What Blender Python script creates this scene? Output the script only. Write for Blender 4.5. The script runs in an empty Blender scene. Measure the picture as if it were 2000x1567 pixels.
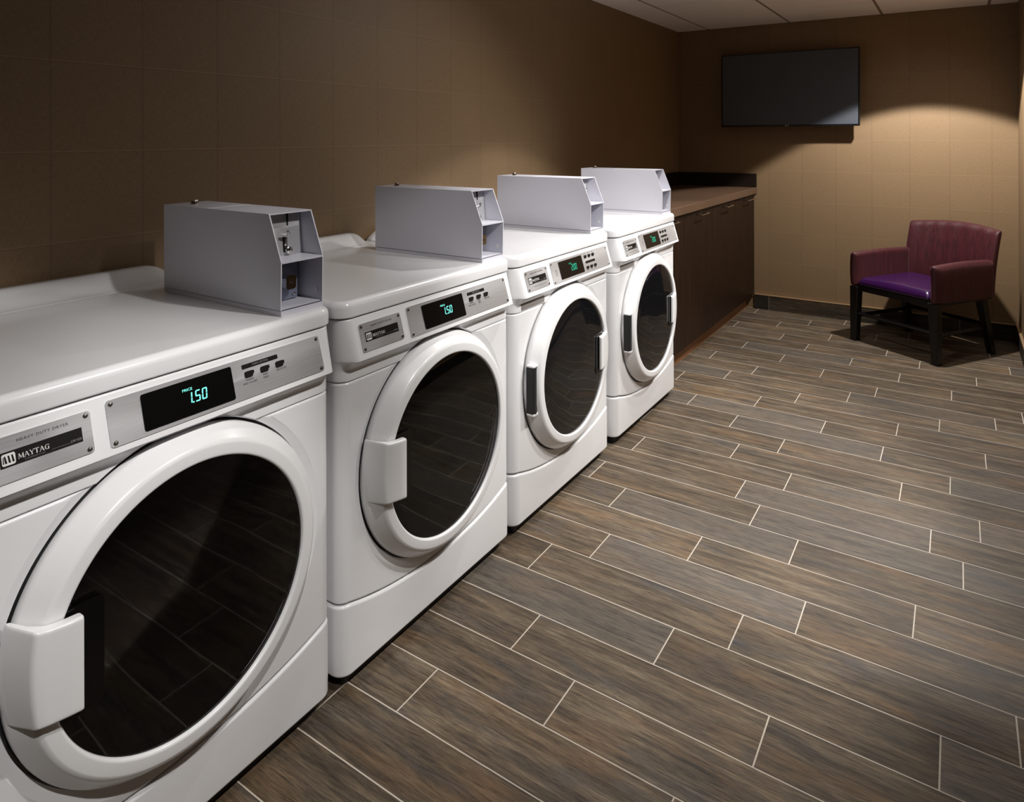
import bpy, bmesh, math, random
from mathutils import Vector, Matrix
random.seed(7)
sc = bpy.context.scene
C = sc.collection
PI = math.pi
R = math.radians

# ---------------------------------------------------------------- camera
CAM_H = 1.3574
cd = bpy.data.cameras.new('camera'); cam = bpy.data.objects.new('camera', cd); C.objects.link(cam)
cd.sensor_width = 36.0; cd.sensor_fit = 'HORIZONTAL'
cd.lens = 1334.42 / 2000 * 36
cd.shift_y = -(783.5 - 267.09) / 2000
cd.clip_start = 0.02
cam.matrix_world = (Matrix.Translation((0, 0, CAM_H)) @ Matrix.Rotation(0.5778826, 4, 'Z')
                    @ Matrix.Rotation(PI / 2, 4, 'X') @ Matrix.Rotation(-0.0028455, 4, 'Z'))
sc.camera = cam

# ---------------------------------------------------------------- world, exposure
w = bpy.data.worlds.new('world'); sc.world = w; w.use_nodes = True
w.node_tree.nodes['Background'].inputs[0].default_value = (0.05, 0.045, 0.04, 1)
w.node_tree.nodes['Background'].inputs[1].default_value = 0.2
sc.view_settings.view_transform = 'Standard'
sc.view_settings.look = 'None'
sc.view_settings.gamma = 1.0
sc.view_settings.use_curve_mapping = False
sc.view_settings.exposure = 0.04

# ---------------------------------------------------------------- ceiling downlights and added fill spots (above the frame)
CEIL = 2.232
def downlight_or_fill(x, y, p, half=53, blend=0.12, spill=0.25, col=(1.0, 0.97, 0.935), r=0.03, tilt=(0, 0)):
    for k, (pw, h, bl) in enumerate(((p, half, blend), (p * spill, 80, 1.0))):
        ld = bpy.data.lights.new('downlight_or_fill', 'SPOT')
        ld.energy = pw; ld.spot_size = R(2 * h); ld.spot_blend = bl
        ld.shadow_soft_size = r if k == 0 else 0.05
        ld.color = col
        o = bpy.data.objects.new('downlight_or_fill', ld); C.objects.link(o)
        o.location = (x, y, CEIL - 0.025); o.rotation_euler = (R(tilt[0]), R(tilt[1]), 0)
# row of added spots tilted to brighten the machines; downlights over them and the armchair
downlight_or_fill(0.10, 0.12, 98, 30, 0.3, 0.0, tilt=(-1, 36))
downlight_or_fill(0.10, 1.30, 66, 31, 0.3, 0.0, tilt=(2, 32))
downlight_or_fill(0.10, 2.05, 104, 33, 0.4, 0.0, tilt=(11, 31))
downlight_or_fill(0.10, 2.45, 26, 33, 0.4, 0.0, tilt=(0, 31))
downlight_or_fill(0.10, 3.10, 90, 31, 0.35, 0.0, tilt=(-4, 32))
downlight_or_fill(-0.90, 2.85, 44, 51, 0.15, 0.0)
downlight_or_fill(-0.94, 2.85, 22, 66, 0.9, 0.0, tilt=(-24, 18), r=0.04)  # added wide spot, tilted to lift the wall glow and worktops
downlight_or_fill(-0.60, 3.95, 50, 42, 0.6, 0.0, tilt=(-18, 8))  # added fill for the far floor and cabinets, turned off the chair
downlight_or_fill(-0.18, 4.72, 175, 53, 0.10, 0.05)

# ---------------------------------------------------------------- node helpers
def new_mat(name):
    m = bpy.data.materials.new(name); m.use_nodes = True
    nt = m.node_tree
    return m, nt, nt.nodes['Principled BSDF']
def setp(b, **k):
    for n, v in k.items():
        b.inputs[n.replace('_', ' ')].default_value = v
def plain(name, col, rough=0.5, metal=0.0, **k):
    m, nt, b = new_mat(name)
    b.inputs['Base Color'].default_value = (*col, 1); b.inputs['Roughness'].default_value = rough
    b.inputs['Metallic'].default_value = metal
    setp(b, **k)
    return m
def N(nt, t, **k):
    n = nt.nodes.new(t)
    for a, v in k.items(): setattr(n, a, v)
    return n
def mathn(nt, op, a, b=None, c=None):
    n = N(nt, 'ShaderNodeMath', operation=op)
    for i, v in enumerate((a, b, c)):
        if v is None: continue
        if isinstance(v, (int, float)): n.inputs[i].default_value = v
        else: nt.links.new(v, n.inputs[i])
    return n.outputs[0]
def mix(nt, fac, a, b, mode='MIX'):
    n = N(nt, 'ShaderNodeMix', data_type='RGBA', blend_type=mode)
    for i, v in ((0, fac), (6, a), (7, b)):
        if isinstance(v, (int, float)): n.inputs[i].default_value = v
        elif isinstance(v, tuple): n.inputs[i].default_value = (*v, 1)
        else: nt.links.new(v, n.inputs[i])
    return n.outputs[2]
def ramp(nt, fac, pts):
    n = N(nt, 'ShaderNodeValToRGB')
    while len(n.color_ramp.elements) < len(pts): n.color_ramp.elements.new(0.5)
    for e, (p, c) in zip(n.color_ramp.elements, pts):
        e.position = p; e.color = (*c, 1)
    nt.links.new(fac, n.inputs[0])
    return n.outputs[0]
def noise(nt, vec, scale, detail=3, rough=0.5, dist=0.0):
    n = N(nt, 'ShaderNodeTexNoise')
    n.inputs['Scale'].default_value = scale; n.inputs['Detail'].default_value = detail
    n.inputs['Roughness'].default_value = rough; n.inputs['Distortion'].default_value = dist
    nt.links.new(vec, n.inputs['Vector'])
    return n.outputs['Fac']
def mapping(nt, vec, scale=(1, 1, 1), loc=(0, 0, 0)):
    n = N(nt, 'ShaderNodeMapping'); n.inputs['Scale'].default_value = scale; n.inputs['Location'].default_value = loc
    nt.links.new(vec, n.inputs['Vector'])
    return n.outputs[0]
def bump(nt, b, h, strength, dist):
    n = N(nt, 'ShaderNodeBump'); n.inputs['Strength'].default_value = strength; n.inputs['Distance'].default_value = dist
    nt.links.new(h, n.inputs['Height']); nt.links.new(n.outputs[0], b.inputs['Normal'])

# ---------------------------------------------------------------- materials
def wallpaper(name, axis, off):
    # woven brown wallcovering hung in 236 mm squares; thin pale/dark joints
    m, nt, b = new_mat(name)
    geo = N(nt, 'ShaderNodeNewGeometry')
    sep = N(nt, 'ShaderNodeSeparateXYZ'); nt.links.new(geo.outputs['Position'], sep.inputs[0])
    h = sep.outputs[axis]; z = sep.outputs[2]
    P = 0.2372
    def line(v, o, wd, P=P):
        f = mathn(nt, 'FRACT', mathn(nt, 'ADD', mathn(nt, 'DIVIDE', mathn(nt, 'SUBTRACT', v, o), P), 50.5))
        return mathn(nt, 'LESS_THAN', mathn(nt, 'ABSOLUTE', mathn(nt, 'SUBTRACT', f, 0.5)), wd / P / 2)
    lv = line(h, off, 0.0035); lh = line(z, 1.322, 0.0028); lh2 = line(z, 1.3185, 0.002)
    cb = N(nt, 'ShaderNodeCombineXYZ'); nt.links.new(h, cb.inputs[0]); nt.links.new(z, cb.inputs[1])
    v = cb.outputs[0]
    wv = noise(nt, mapping(nt, v, (60, 600, 1)), 1.0, 3, 0.6)
    wh = noise(nt, mapping(nt, v, (600, 60, 1)), 1.0, 3, 0.6)
    blot = noise(nt, v, 6.0, 3, 0.6)
    weave = mathn(nt, 'MULTIPLY', mathn(nt, 'ADD', wv, wh), 0.5)
    base = ramp(nt, weave, [(0.3, (0.170, 0.105, 0.052)), (0.7, (0.275, 0.184, 0.100))])
    base = mix(nt, mathn(nt, 'MULTIPLY', blot, 0.18), base, (0.14, 0.105, 0.065))
    cell = N(nt, 'ShaderNodeTexWhiteNoise', noise_dimensions='2D')
    fx = mathn(nt, 'FLOOR', mathn(nt, 'DIVIDE', mathn(nt, 'SUBTRACT', h, off), P))
    fz = mathn(nt, 'FLOOR', mathn(nt, 'DIVIDE', mathn(nt, 'SUBTRACT', z, 1.322), P))
    c2 = N(nt, 'ShaderNodeCombineXYZ'); nt.links.new(fx, c2.inputs[0]); nt.links.new(fz, c2.inputs[1])
    nt.links.new(c2.outputs[0], cell.inputs['Vector'])
    base = mix(nt, mathn(nt, 'MULTIPLY', cell.outputs['Value'], 0.14), base, (0.13, 0.085, 0.05))
    base = mix(nt, mathn(nt, 'MULTIPLY', lv, 0.36), base, (0.10, 0.06, 0.03))
    base = mix(nt, mathn(nt, 'MULTIPLY', lh2, 0.3), base, (0.10, 0.06, 0.03))
    base = mix(nt, mathn(nt, 'MULTIPLY', lh, 0.20), base, (0.45, 0.32, 0.2))
    nt.links.new(base, b.inputs['Base Color'])
    b.inputs['Roughness'].default_value = 0.55
    b.inputs['Specular IOR Level'].default_value = 0.35
    bump(nt, b, weave, 0.25, 0.001)
    return m
M = {}
M['wall_left'] = wallpaper('woven brown wallcovering left', 1, 2.011)
M['wall_back'] = wallpaper('woven brown wallcovering back', 0, -0.045)
M['wall_plain'] = plain('brown painted wall', (0.20, 0.14, 0.08), 0.7)
M['white'] = plain('white enamel', (0.80, 0.80, 0.815), 0.22, 0, Coat_Weight=0.35, Coat_Roughness=0.08)
M['plastic'] = plain('white plastic', (0.82, 0.82, 0.83), 0.28, 0, Coat_Weight=0.2, Coat_Roughness=0.12)
M['boxpaint'] = plain('grey white powder coat', (0.62, 0.62, 0.69), 0.42)
M['dark'] = plain('black rubber', (0.008, 0.008, 0.009), 0.6)
M['blackplate'] = plain('black printed label', (0.006, 0.005, 0.005), 0.5, 0, Specular_IOR_Level=0.25)
M['print'] = plain('black print', (0.03, 0.025, 0.02), 0.5)
M['printwhite'] = plain('white print', (0.75, 0.74, 0.72), 0.5)
M['printgrey'] = plain('grey print', (0.22, 0.21, 0.20), 0.5)
M['chrome'] = plain('chrome', (0.75, 0.74, 0.72), 0.12, 1.0)
M['pin'] = plain('dark grey hinge pin', (0.06, 0.065, 0.065), 0.3, 0.4)
M['screw'] = plain('screw steel', (0.35, 0.33, 0.31), 0.3, 1.0)
M['display'] = plain('black display window', (0.003, 0.003, 0.003), 0.2, 0, Specular_IOR_Level=0.3)
M['greyslot'] = plain('grey plastic insert', (0.20, 0.18, 0.17), 0.4)
M['lockblue'] = plain('blue grey cash drawer', (0.22, 0.24, 0.32), 0.35, 0.3)
M['tvframe'] = plain('black television bezel', (0.004, 0.004, 0.005), 0.25)
M['tvscreen'] = plain('dark television panel', (0.048, 0.054, 0.068), 0.5, Specular_IOR_Level=0.6)
M['tvlogo'] = plain('grey logo print', (0.35, 0.35, 0.36), 0.4)
M['legs'] = plain('black stained wood', (0.004, 0.003, 0.003), 0.4)
M['tbar'] = plain('ceiling grid metal', (0.28, 0.22, 0.18), 0.5)
M['cap'] = plain('pale metal baseboard cap', (0.62, 0.42, 0.25), 0.35, 0.6)

def steel():
    m, nt, b = new_mat('brushed stainless steel')
    tc = N(nt, 'ShaderNodeTexCoord')
    n1 = noise(nt, mapping(nt, tc.outputs['Object'], (8, 900, 900)), 1.0, 2, 0.6)
    nt.links.new(ramp(nt, n1, [(0.3, (0.50, 0.50, 0.515)), (0.7, (0.62, 0.62, 0.635))]), b.inputs['Base Color'])
    b.inputs['Metallic'].default_value = 0.6; b.inputs['Roughness'].default_value = 0.42
    b.inputs['Anisotropic'].default_value = 0.4
    return m
M['steel'] = steel()
def emit(name, col, s):
    m, nt, b = new_mat(name)
    b.inputs['Base Color'].default_value = (0, 0, 0, 1)
    b.inputs['Emission Color'].default_value = (*col, 1); b.inputs['Emission Strength'].default_value = s
    return m
M['led'] = emit('lit teal display segments', (0.22, 1.0, 0.85), 1.3)
M['ledgreen'] = emit('lit green display segments', (0.02, 0.75, 0.42), 0.8)
def door_glass(name, wavy):
    m, nt, b = new_mat(name)
    b.inputs['Base Color'].default_value = (0.006, 0.006, 0.007, 1)
    b.inputs['Roughness'].default_value = 0.04
    b.inputs['IOR'].default_value = 1.5
    if wavy:
        tc = N(nt, 'ShaderNodeTexCoord')
        h = noise(nt, mapping(nt, tc.outputs['Object'], (1, 1.4, 1.0)), 3.6, 0, 0.5)
        bump(nt, b, h, 0.15, 0.05)
    else:
        out = nt.nodes['Material Output']
        tr = N(nt, 'ShaderNodeBsdfTransparent'); tr.inputs[0].default_value = (0.80, 0.80, 0.85, 1)
        mx = N(nt, 'ShaderNodeMixShader'); mx.inputs[0].default_value = 0.9
        nt.links.new(b.outputs[0], mx.inputs[1]); nt.links.new(tr.outputs[0], mx.inputs[2])
        gl = N(nt, 'ShaderNodeBsdfGlossy'); gl.inputs['Roughness'].default_value = 0.03
        fr = N(nt, 'ShaderNodeFresnel'); fr.inputs[0].default_value = 1.5
        m2 = N(nt, 'ShaderNodeMixShader'); nt.links.new(fr.outputs[0], m2.inputs[0])
        nt.links.new(mx.outputs[0], m2.inputs[1]); nt.links.new(gl.outputs[0], m2.inputs[2])
        nt.links.new(m2.outputs[0], out.inputs[0])
    return m
M['glass'] = door_glass('dark tinted dryer door glass', False)
M['glasswavy'] = door_glass('dark domed washer door glass', True)
M['drum'] = plain('dark drum interior', (0.05, 0.052, 0.07), 0.45)
M['bowlrim'] = plain('blue grey bowl rim', (0.40, 0.43, 0.62), 0.35)
def floor_mat(name, dark=1.0):
    m, nt, b = new_mat(name)
    uv = N(nt, 'ShaderNodeUVMap'); uv.uv_map = 'UVMap'
    at = N(nt, 'ShaderNodeAttribute'); at.attribute_name = 'tile'
    r1 = N(nt, 'ShaderNodeSeparateColor'); nt.links.new(at.outputs['Color'], r1.inputs[0])
    v = uv.outputs[0]
    warp = N(nt, 'ShaderNodeTexNoise'); warp.inputs['Scale'].default_value = 5.0; warp.inputs['Detail'].default_value = 2
    nt.links.new(mapping(nt, v, (0.6, 1.6, 1)), warp.inputs['Vector'])
    wv = N(nt, 'ShaderNodeVectorMath', operation='MULTIPLY_ADD')
    nt.links.new(warp.outputs['Color'], wv.inputs[0]); wv.inputs[1].default_value = (0.03, 0.022, 0)
    nt.links.new(v, wv.inputs[2])
    v2 = wv.outputs[0]
    g1 = noise(nt, mapping(nt, v2, (3.2, 34, 1)), 1.0, 8, 0.72)
    g2 = noise(nt, mapping(nt, v2, (22, 640, 1)), 1.0, 5, 0.7)
    g3 = noise(nt, mapping(nt, v2, (8, 150, 1), (4, 1, 0)), 1.0, 7, 0.8, 1.2)
    pt = noise(nt, mapping(nt, v2, (3.0, 10, 1)), 1.0, 5, 0.6)
    pb = noise(nt, mapping(nt, v2, (3.6, 12, 1), (7, 3, 0)), 1.0, 5, 0.62)
    kn = noise(nt, mapping(nt, v2, (13, 24, 1), (2, 9, 0)), 1.0, 6, 0.75, 1.5)
    base = ramp(nt, g1, [(0.32, (0.055, 0.039, 0.026)), (0.5, (0.150, 0.112, 0.074)), (0.68, (0.290, 0.225, 0.152))])
    base = mix(nt, ramp(nt, pt, [(0.50, (0, 0, 0)), (0.70, (0.65, 0.65, 0.65))]), base, (0.250, 0.145, 0.070))
    base = mix(nt, ramp(nt, pb, [(0.52, (0, 0, 0)), (0.74, (0.6, 0.6, 0.6))]), base, (0.085, 0.094, 0.110))
    base = mix(nt, ramp(nt, kn, [(0.62, (0, 0, 0)), (0.76, (0.65, 0.65, 0.65))]), base, (0.045, 0.042, 0.050))
    grey = mix(nt, 0.55, base, (0.185, 0.168, 0.150))
    base = mix(nt, ramp(nt, r1.outputs[0], [(0.45, (0, 0, 0)), (0.8, (0.85, 0.85, 0.85))]), base, grey)
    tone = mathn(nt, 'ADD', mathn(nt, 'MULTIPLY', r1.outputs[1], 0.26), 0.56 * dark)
    fine = ramp(nt, g2, [(0.36, (0.36, 0.33, 0.31)), (0.50, (1, 1, 1)), (0.70, (1.22, 1.20, 1.18))])
    base = mix(nt, 0.72, base, fine, 'MULTIPLY')
    med = ramp(nt, g3, [(0.38, (0.34, 0.31, 0.29)), (0.50, (1, 1, 1)), (0.64, (1.40, 1.36, 1.30))])
    base = mix(nt, 0.8, base, med, 'MULTIPLY')
    tn = N(nt, 'ShaderNodeVectorMath', operation='SCALE'); nt.links.new(base, tn.inputs[0]); nt.links.new(tone, tn.inputs['Scale'])
    nt.links.new(tn.outputs[0], b.inputs['Base Color'])
    rr = mathn(nt, 'ADD', mathn(nt, 'MULTIPLY', g1, 0.25), 0.50)
    nt.links.new(rr, b.inputs['Roughness'])
    b.inputs['Specular IOR Level'].default_value = 0.28
    bump(nt, b, g2, 0.12, 0.0008)
    return m
M['tile'] = floor_mat('wood look porcelain plank')
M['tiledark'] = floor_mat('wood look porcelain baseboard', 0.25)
M['grout'] = plain('pale grout', (0.50, 0.44, 0.37), 0.8)
def ceil_mat():
    m, nt, b = new_mat('acoustic ceiling tile')
    g = N(nt, 'ShaderNodeNewGeometry')
    n = noise(nt, g.outputs['Position'], 160, 3, 0.7)
    nt.links.new(ramp(nt, n, [(0.3, (0.84, 0.80, 0.77)), (0.6, (0.93, 0.91, 0.88))]), b.inputs['Base Color'])
    b.inputs['Roughness'].default_value = 0.9
    bump(nt, b, n, 0.2, 0.001)
    return m
M['ceiling'] = ceil_mat()
def veneer(name, c1, c2, rough, ax=(60, 60, 3)):
    m, nt, b = new_mat(name)
    g = N(nt, 'ShaderNodeNewGeometry')
    n = noise(nt, mapping(nt, g.outputs['Position'], ax), 1.0, 4, 0.6)
    nt.links.new(ramp(nt, n, [(0.3, c1), (0.7, c2)]), b.inputs['Base Color'])
    b.inputs['Roughness'].default_value = rough; b.inputs['Specular IOR Level'].default_value = 0.22
    return m
M['veneer'] = veneer('dark walnut veneer', (0.009, 0.0036, 0.0016), (0.021, 0.0085, 0.0036), 0.45)
M['toe'] = veneer('brown wood toe board', (0.26, 0.125, 0.058), (0.36, 0.18, 0.085), 0.45, (60, 3, 60))
M['upstand'] = veneer('counter laminate darkened as shade', (0.010, 0.006, 0.004), (0.016, 0.010, 0.007), 0.45, (90, 90, 90))  # same laminate as the counter, its shade put into a darker colour
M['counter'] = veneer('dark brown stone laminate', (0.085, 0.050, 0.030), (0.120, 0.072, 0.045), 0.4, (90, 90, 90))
def fabric():
    m, nt, b = new_mat('maroon upholstery')
    tc = N(nt, 'ShaderNodeTexCoord')
    n = noise(nt, mapping(nt, tc.outputs['Object'], (90, 90, 4)), 1.0, 4, 0.6)
    nt.links.new(ramp(nt, n, [(0.3, (0.026, 0.003, 0.005)), (0.7, (0.075, 0.008, 0.013))]), b.inputs['Base Color'])
    b.inputs['Roughness'].default_value = 0.55
    b.inputs['Sheen Weight'].default_value = 0.25; b.inputs['Sheen Roughness'].default_value = 0.4
    b.inputs['Sheen Tint'].default_value = (0.7, 0.35, 0.4, 1)
    bump(nt, b, n, 0.35, 0.003)
    return m
M['maroon'] = fabric()
M['purple'] = plain('purple vinyl', (0.032, 0.004, 0.055), 0.3, 0, Coat_Weight=0.3, Coat_Roughness=0.15)

# ---------------------------------------------------------------- object helpers
def tag(o, label=None, cat=None, group=None, kind=None):
    if label: o['label'] = label
    if cat: o['category'] = cat
    if group: o['group'] = group
    if kind: o['kind'] = kind
    return o
def empty(name, loc, rz=0.0):
    o = bpy.data.objects.new(name, None); C.objects.link(o); o.location = loc; o.rotation_euler = (0, 0, rz)
    o.empty_display_size = 0.1
    return o
def obj(name, bm, mats, parent=None, loc=(0, 0, 0), smooth=True, angle=35, wn=False, mw=None):
    me = bpy.data.meshes.new(name)
    bmesh.ops.recalc_face_normals(bm, faces=bm.faces[:])
    if smooth:
        for f in bm.faces: f.smooth = True
    bm.to_mesh(me); bm.free()
    if not isinstance(mats, (list, tuple)): mats = [mats]
    for m in mats: me.materials.append(m)
    if smooth: me.set_sharp_from_angle(angle=R(angle))
    o = bpy.data.objects.new(name, me); C.objects.link(o)
    if parent: o.parent = parent
    o.location = loc
    if mw is not None: o.matrix_local = mw
    if wn:
        md = o.modifiers.new('wn', 'WEIGHTED_NORMAL'); md.keep_sharp = True; md.weight = 60
    return o
def box(bm, x0, x1, y0, y1, z0, z1, bev=0.0, seg=2, mi=0):
    r = bmesh.ops.create_cube(bm, size=1.0)
    vs = r['verts']
    for v in vs:
        v.co = Vector(((x0 + x1) / 2 + v.co.x * (x1 - x0), (y0 + y1) / 2 + v.co.y * (y1 - y0), (z0 + z1) / 2 + v.co.z * (z1 - z0)))
    fs = set(f for v in vs for f in v.link_faces)
    for f in fs: f.material_index = mi
    if bev > 0:
        es = list(set(e for v in vs for e in v.link_edges))
        bmesh.ops.bevel(bm, geom=es, offset=bev, segments=seg, profile=0.5, affect='EDGES', clamp_overlap=True)
    return bm
def prism(bm, pts, axis, a, b, mi=0):
    # polygon pts (2D) extruded along an axis: 'x' -> pts are (y,z), 'y' -> (x,z), 'z' -> (x,y)
    def P(p, t):
        return {'x': (t, p[0], p[1]), 'y': (p[0], t, p[1]), 'z': (p[0], p[1], t)}[axis]
    A = [bm.verts.new(P(p, a)) for p in pts]; B = [bm.verts.new(P(p, b)) for p in pts]
    n = len(pts); fs = []
    fs.append(bm.faces.new(A)); fs.append(bm.faces.new(B[::-1]))
    for i in range(n): fs.append(bm.faces.new((A[i], B[i], B[(i + 1) % n], A[(i + 1) % n])))
    for f in fs: f.material_index = mi
    return bm
def rrect(u0, u1, v0, v1, r, n=5):
    pts = []
    for cx, cy, a0 in ((u1 - r, v1 - r, 0), (u0 + r, v1 - r, 90), (u0 + r, v0 + r, 180), (u1 - r, v0 + r, 270)):
        for k in range(n + 1):
            a = R(a0 + 90 * k / n); pts.append((cx + r * math.cos(a), cy + r * math.sin(a)))
    return pts
def lathe(bm, prof, c=(0, 0, 0), axis='x', n=96, closed=False, mi=0):
    # prof: (radius, along-axis)
    rings = []
    for r, t in prof:
        ring = []
        for k in range(n):
            a = 2 * PI * k / n
            if axis == 'x': p = (c[0] + t, c[1] + r * math.cos(a), c[2] + r * math.sin(a))
            elif axis == 'z': p = (c[0] + r * math.cos(a), c[1] + r * math.sin(a), c[2] + t)
            else: p = (c[0] + r * math.cos(a), c[1] + t, c[2] + r * math.sin(a))
            ring.append(bm.verts.new(p))
        rings.append(ring)
    m = len(rings)
    for i in range(m if closed else m - 1):
        A, B = rings[i], rings[(i + 1) % m]
        for k in range(n):
            f = bm.faces.new((A[k], A[(k + 1) % n], B[(k + 1) % n], B[k])); f.material_index = mi
    if not closed:
        for rg in (rings[0], rings[-1]):
            f = bm.faces.new(rg); f.material_index = mi
    return bm
def tube(bm, pts, rad, n=10, mi=0):
    rings = []
    for i, p in enumerate(pts):
        p = Vector(p); a = Vector(pts[max(i - 1, 0)]); b = Vector(pts[min(i + 1, len(pts) - 1)])
        d = (b - a).normalized(); up = Vector((0, 0, 1)) if abs(d.z) < 0.9 else Vector((1, 0, 0))
        s = d.cross(up).normalized(); t = s.cross(d)
        rings.append([bm.verts.new(p + rad * (math.cos(2 * PI * k / n) * s + math.sin(2 * PI * k / n) * t)) for k in range(n)])
    for A, B in zip(rings, rings[1:]):
        for k in range(n): bm.faces.new((A[k], A[(k + 1) % n], B[(k + 1) % n], B[k])).material_index = mi
    bm.faces.new(rings[0]); bm.faces.new(rings[-1])
    return bm
def copy_tree(o, parent=None):
    c = o.copy(); C.objects.link(c)
    if parent: c.parent = parent
    for ch in list(o.children): copy_tree(ch, c)
    return c
def struct(name, bm, m, **k):
    return tag(obj(name, bm, m, **k), kind='structure')

# ---------------------------------------------------------------- room
XL, XR, XR2, YB, YF = -1.957, 0.333, 1.15, 5.562, -1.3
YJ = 2.9
W = 0.1557; Y00 = 1.11308 * CAM_H
offs = {-2: -7.15, -1: -5.155, 0: -2.39, 1: -.226, 2: .713, 3: -2.4, 4: -.674, 5: -2.9, 6: .073, 7: -.51, 8: -3.608, 9: -1.188,
        10: -.174, 11: -1.759, 12: -3.39, 13: -1.52, 14: -.479, 15: .935, 16: -2.34, 17: -.19, 18: -1.78, 19: .54, 20: -1.23,
        21: -2.4, 22: -.63, 23: -2.96, 24: -1.79, 25: -.41, 26: -3.3, -3: -.2, -4: -1.4, -5: -2.7, -6: -.9}
def build_floor():
    bm = bmesh.new()
    uvl = bm.loops.layers.uv.new('UVMap'); cl = bm.loops.layers.color.new('tile')
    G = 0.0017
    def quad(pts, mi, rnd=(0, 0, 0), uo=(0, 0)):
        f = bm.faces.new([bm.verts.new(p) for p in pts]); f.material_index = mi
        for l in f.loops:
            l[uvl].uv = (l.vert.co.x + uo[0], l.vert.co.y + uo[1]); l[cl] = (*rnd, 1)
    quad([(XL, YF, -.0003), (XR2, YF, -.0003), (XR2, YB, -.0003), (XL, YB, -.0003)], 1)
    for k in range(-19, 27):
        y0 = Y00 + k * W + G; y1 = Y00 + (k + 1) * W - G
        y0, y1 = max(y0, YF), min(y1, YB)
        if y1 - y0 < 0.004: continue
        o = offs.get(k, random.uniform(-4, 0))
        xr = XR2 if y0 < YJ else XR
        j = -20
        while True:
            a = (o + 4 * j) * W; j += 1; b = a + 4 * W
            if a > xr: break
            if b < XL: continue
            a2, b2 = max(a + G, XL), min(b - G, xr)
            if b2 - a2 < 0.003: continue
            quad([(a2, y0, 0), (b2, y0, 0), (b2, y1, 0), (a2, y1, 0)], 0,
                 (random.random(), random.random(), random.random()), (random.uniform(0, 40), random.uniform(0, 40)))
    return bm
fl = struct('floor', build_floor(), [M['tile'], M['grout']], smooth=False)
b = bmesh.new(); box(b, XL - 0.1, XR2 + 0.1, YF - 0.1, YB + 0.1, -0.1, -0.0016); struct('floor', b, M['grout'], smooth=False).name = 'floor_slab'

b = bmesh.new(); box(b, XL - 0.1, XL, YF - 0.1, YB + 0.1, -0.0016, CEIL + 0.1); struct('wall_left', b, M['wall_left'], smooth=False)
b = bmesh.new(); box(b, XL, XR + 0.1, YB, YB + 0.1, -0.0016, CEIL + 0.1); struct('wall_back', b, M['wall_back'], smooth=False)
b = bmesh.new(); prism(b, [(XR, YB), (XR + 0.1, YB), (XR + 0.1, YJ + 0.1), (XR2, YJ + 0.1), (XR2, YJ), (XR, YJ)], 'z', -0.0016, CEIL + 0.1)
struct('wall_right', b, M['wall_left'], smooth=False)
b = bmesh.new(); box(b, XR2, XR2 + 0.1, YF - 0.1, YJ + 0.1, -0.0016, CEIL + 0.1); struct('wall_right', b, M['wall_plain'], smooth=False).name = 'wall_side'
b = bmesh.new(); box(b, XL, XR2, YF - 0.1, YF, -0.0016, CEIL + 0.1); struct('wall_front', b, M['wall_plain'], smooth=False)

# suspended ceiling: lay-in tiles between T-bars
b = bmesh.new(); box(b, XL, XR2, YF, YB, CEIL + 0.004, CEIL + 0.1)
TX = [-1.080 + 0.628 * k for k in range(-1, 4)]
edges = [XL] + [t for t in TX if t < XR2] + [XR2]
for i in range(len(edges) - 1):
    a, c = edges[i] + (0.009 if i else 0), edges[i + 1] - 0.009
    ys = [YF] + [5.0 - 1.26 * k for k in range(4, -1, -1) if 5.0 - 1.26 * k > YF] + [YB] if i % 2 == 0 else [YF] + [4.38 - 1.26 * k for k in range(4, -1, -1) if 4.38 - 1.26 * k > YF] + [YB]
    for y0, y1 in zip(ys, ys[1:]):
        if c > a: box(b, a, c, y0 + 0.005, y1 - 0.005, CEIL - 0.003, CEIL + 0.003, mi=0)
for t in TX: box(b, t - 0.009, t + 0.009, YF, YB, CEIL - 0.0005, CEIL + 0.0035, mi=1)
struct('ceiling', b, [M['ceiling'], M['tbar']], smooth=False)

# baseboards cut from the same plank tile, with a pale cap
def baseboard(name, x0, x1, y0, y1, joints, along):
    bm = bmesh.new(); uvl = bm.loops.layers.uv.new('UVMap'); cl = bm.loops.layers.color.new('tile')
    js = joints
    for a, c in zip(js, js[1:]):
        n0 = len(bm.faces)
        if along == 'x': box(bm, a + 0.0012, c - 0.0012, y0, y1, 0.001, 0.1105)
        else: box(bm, x0, x1, a + 0.0012, c - 0.0012, 0.001, 0.1105)
        bm.faces.ensure_lookup_table()
        rnd = (random.random(), random.random(), 0, 1); uo = random.uniform(0, 30)
        for f in bm.faces[n0:]:
            for l in f.loops:
                l[uvl].uv = ((l.vert.co.x if along == 'x' else l.vert.co.y) + uo, l.vert.co.z + uo * .7); l[cl] = rnd
    if along == 'x': box(bm, x0, x1, y0 + 0.001, y1, 0.0, 0.11, mi=1); box(bm, x0, x1, y0 - 0.002, y1, 0.1108, 0.1155, mi=2)
    else: box(bm, x0 + 0.001, x1, y0, y1, 0.0, 0.11, mi=1); box(bm, x0 - 0.002, x1, y0, y1, 0.1108, 0.1155, mi=2)
    struct(name, bm, [M['tiledark'], M['grout'], M['cap']], smooth=False)
baseboard('baseboard_back', -1.343, XR, YB - 0.012, YB, [-1.343, -1.235, -0.61, 0.01, XR - 0.012], 'x')
baseboard('baseboard_right', XR - 0.012, XR, YJ, YB - 0.014, [YJ, 3.5, 4.12, 4.74, 5.36, YB - 0.014], 'y')

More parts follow.
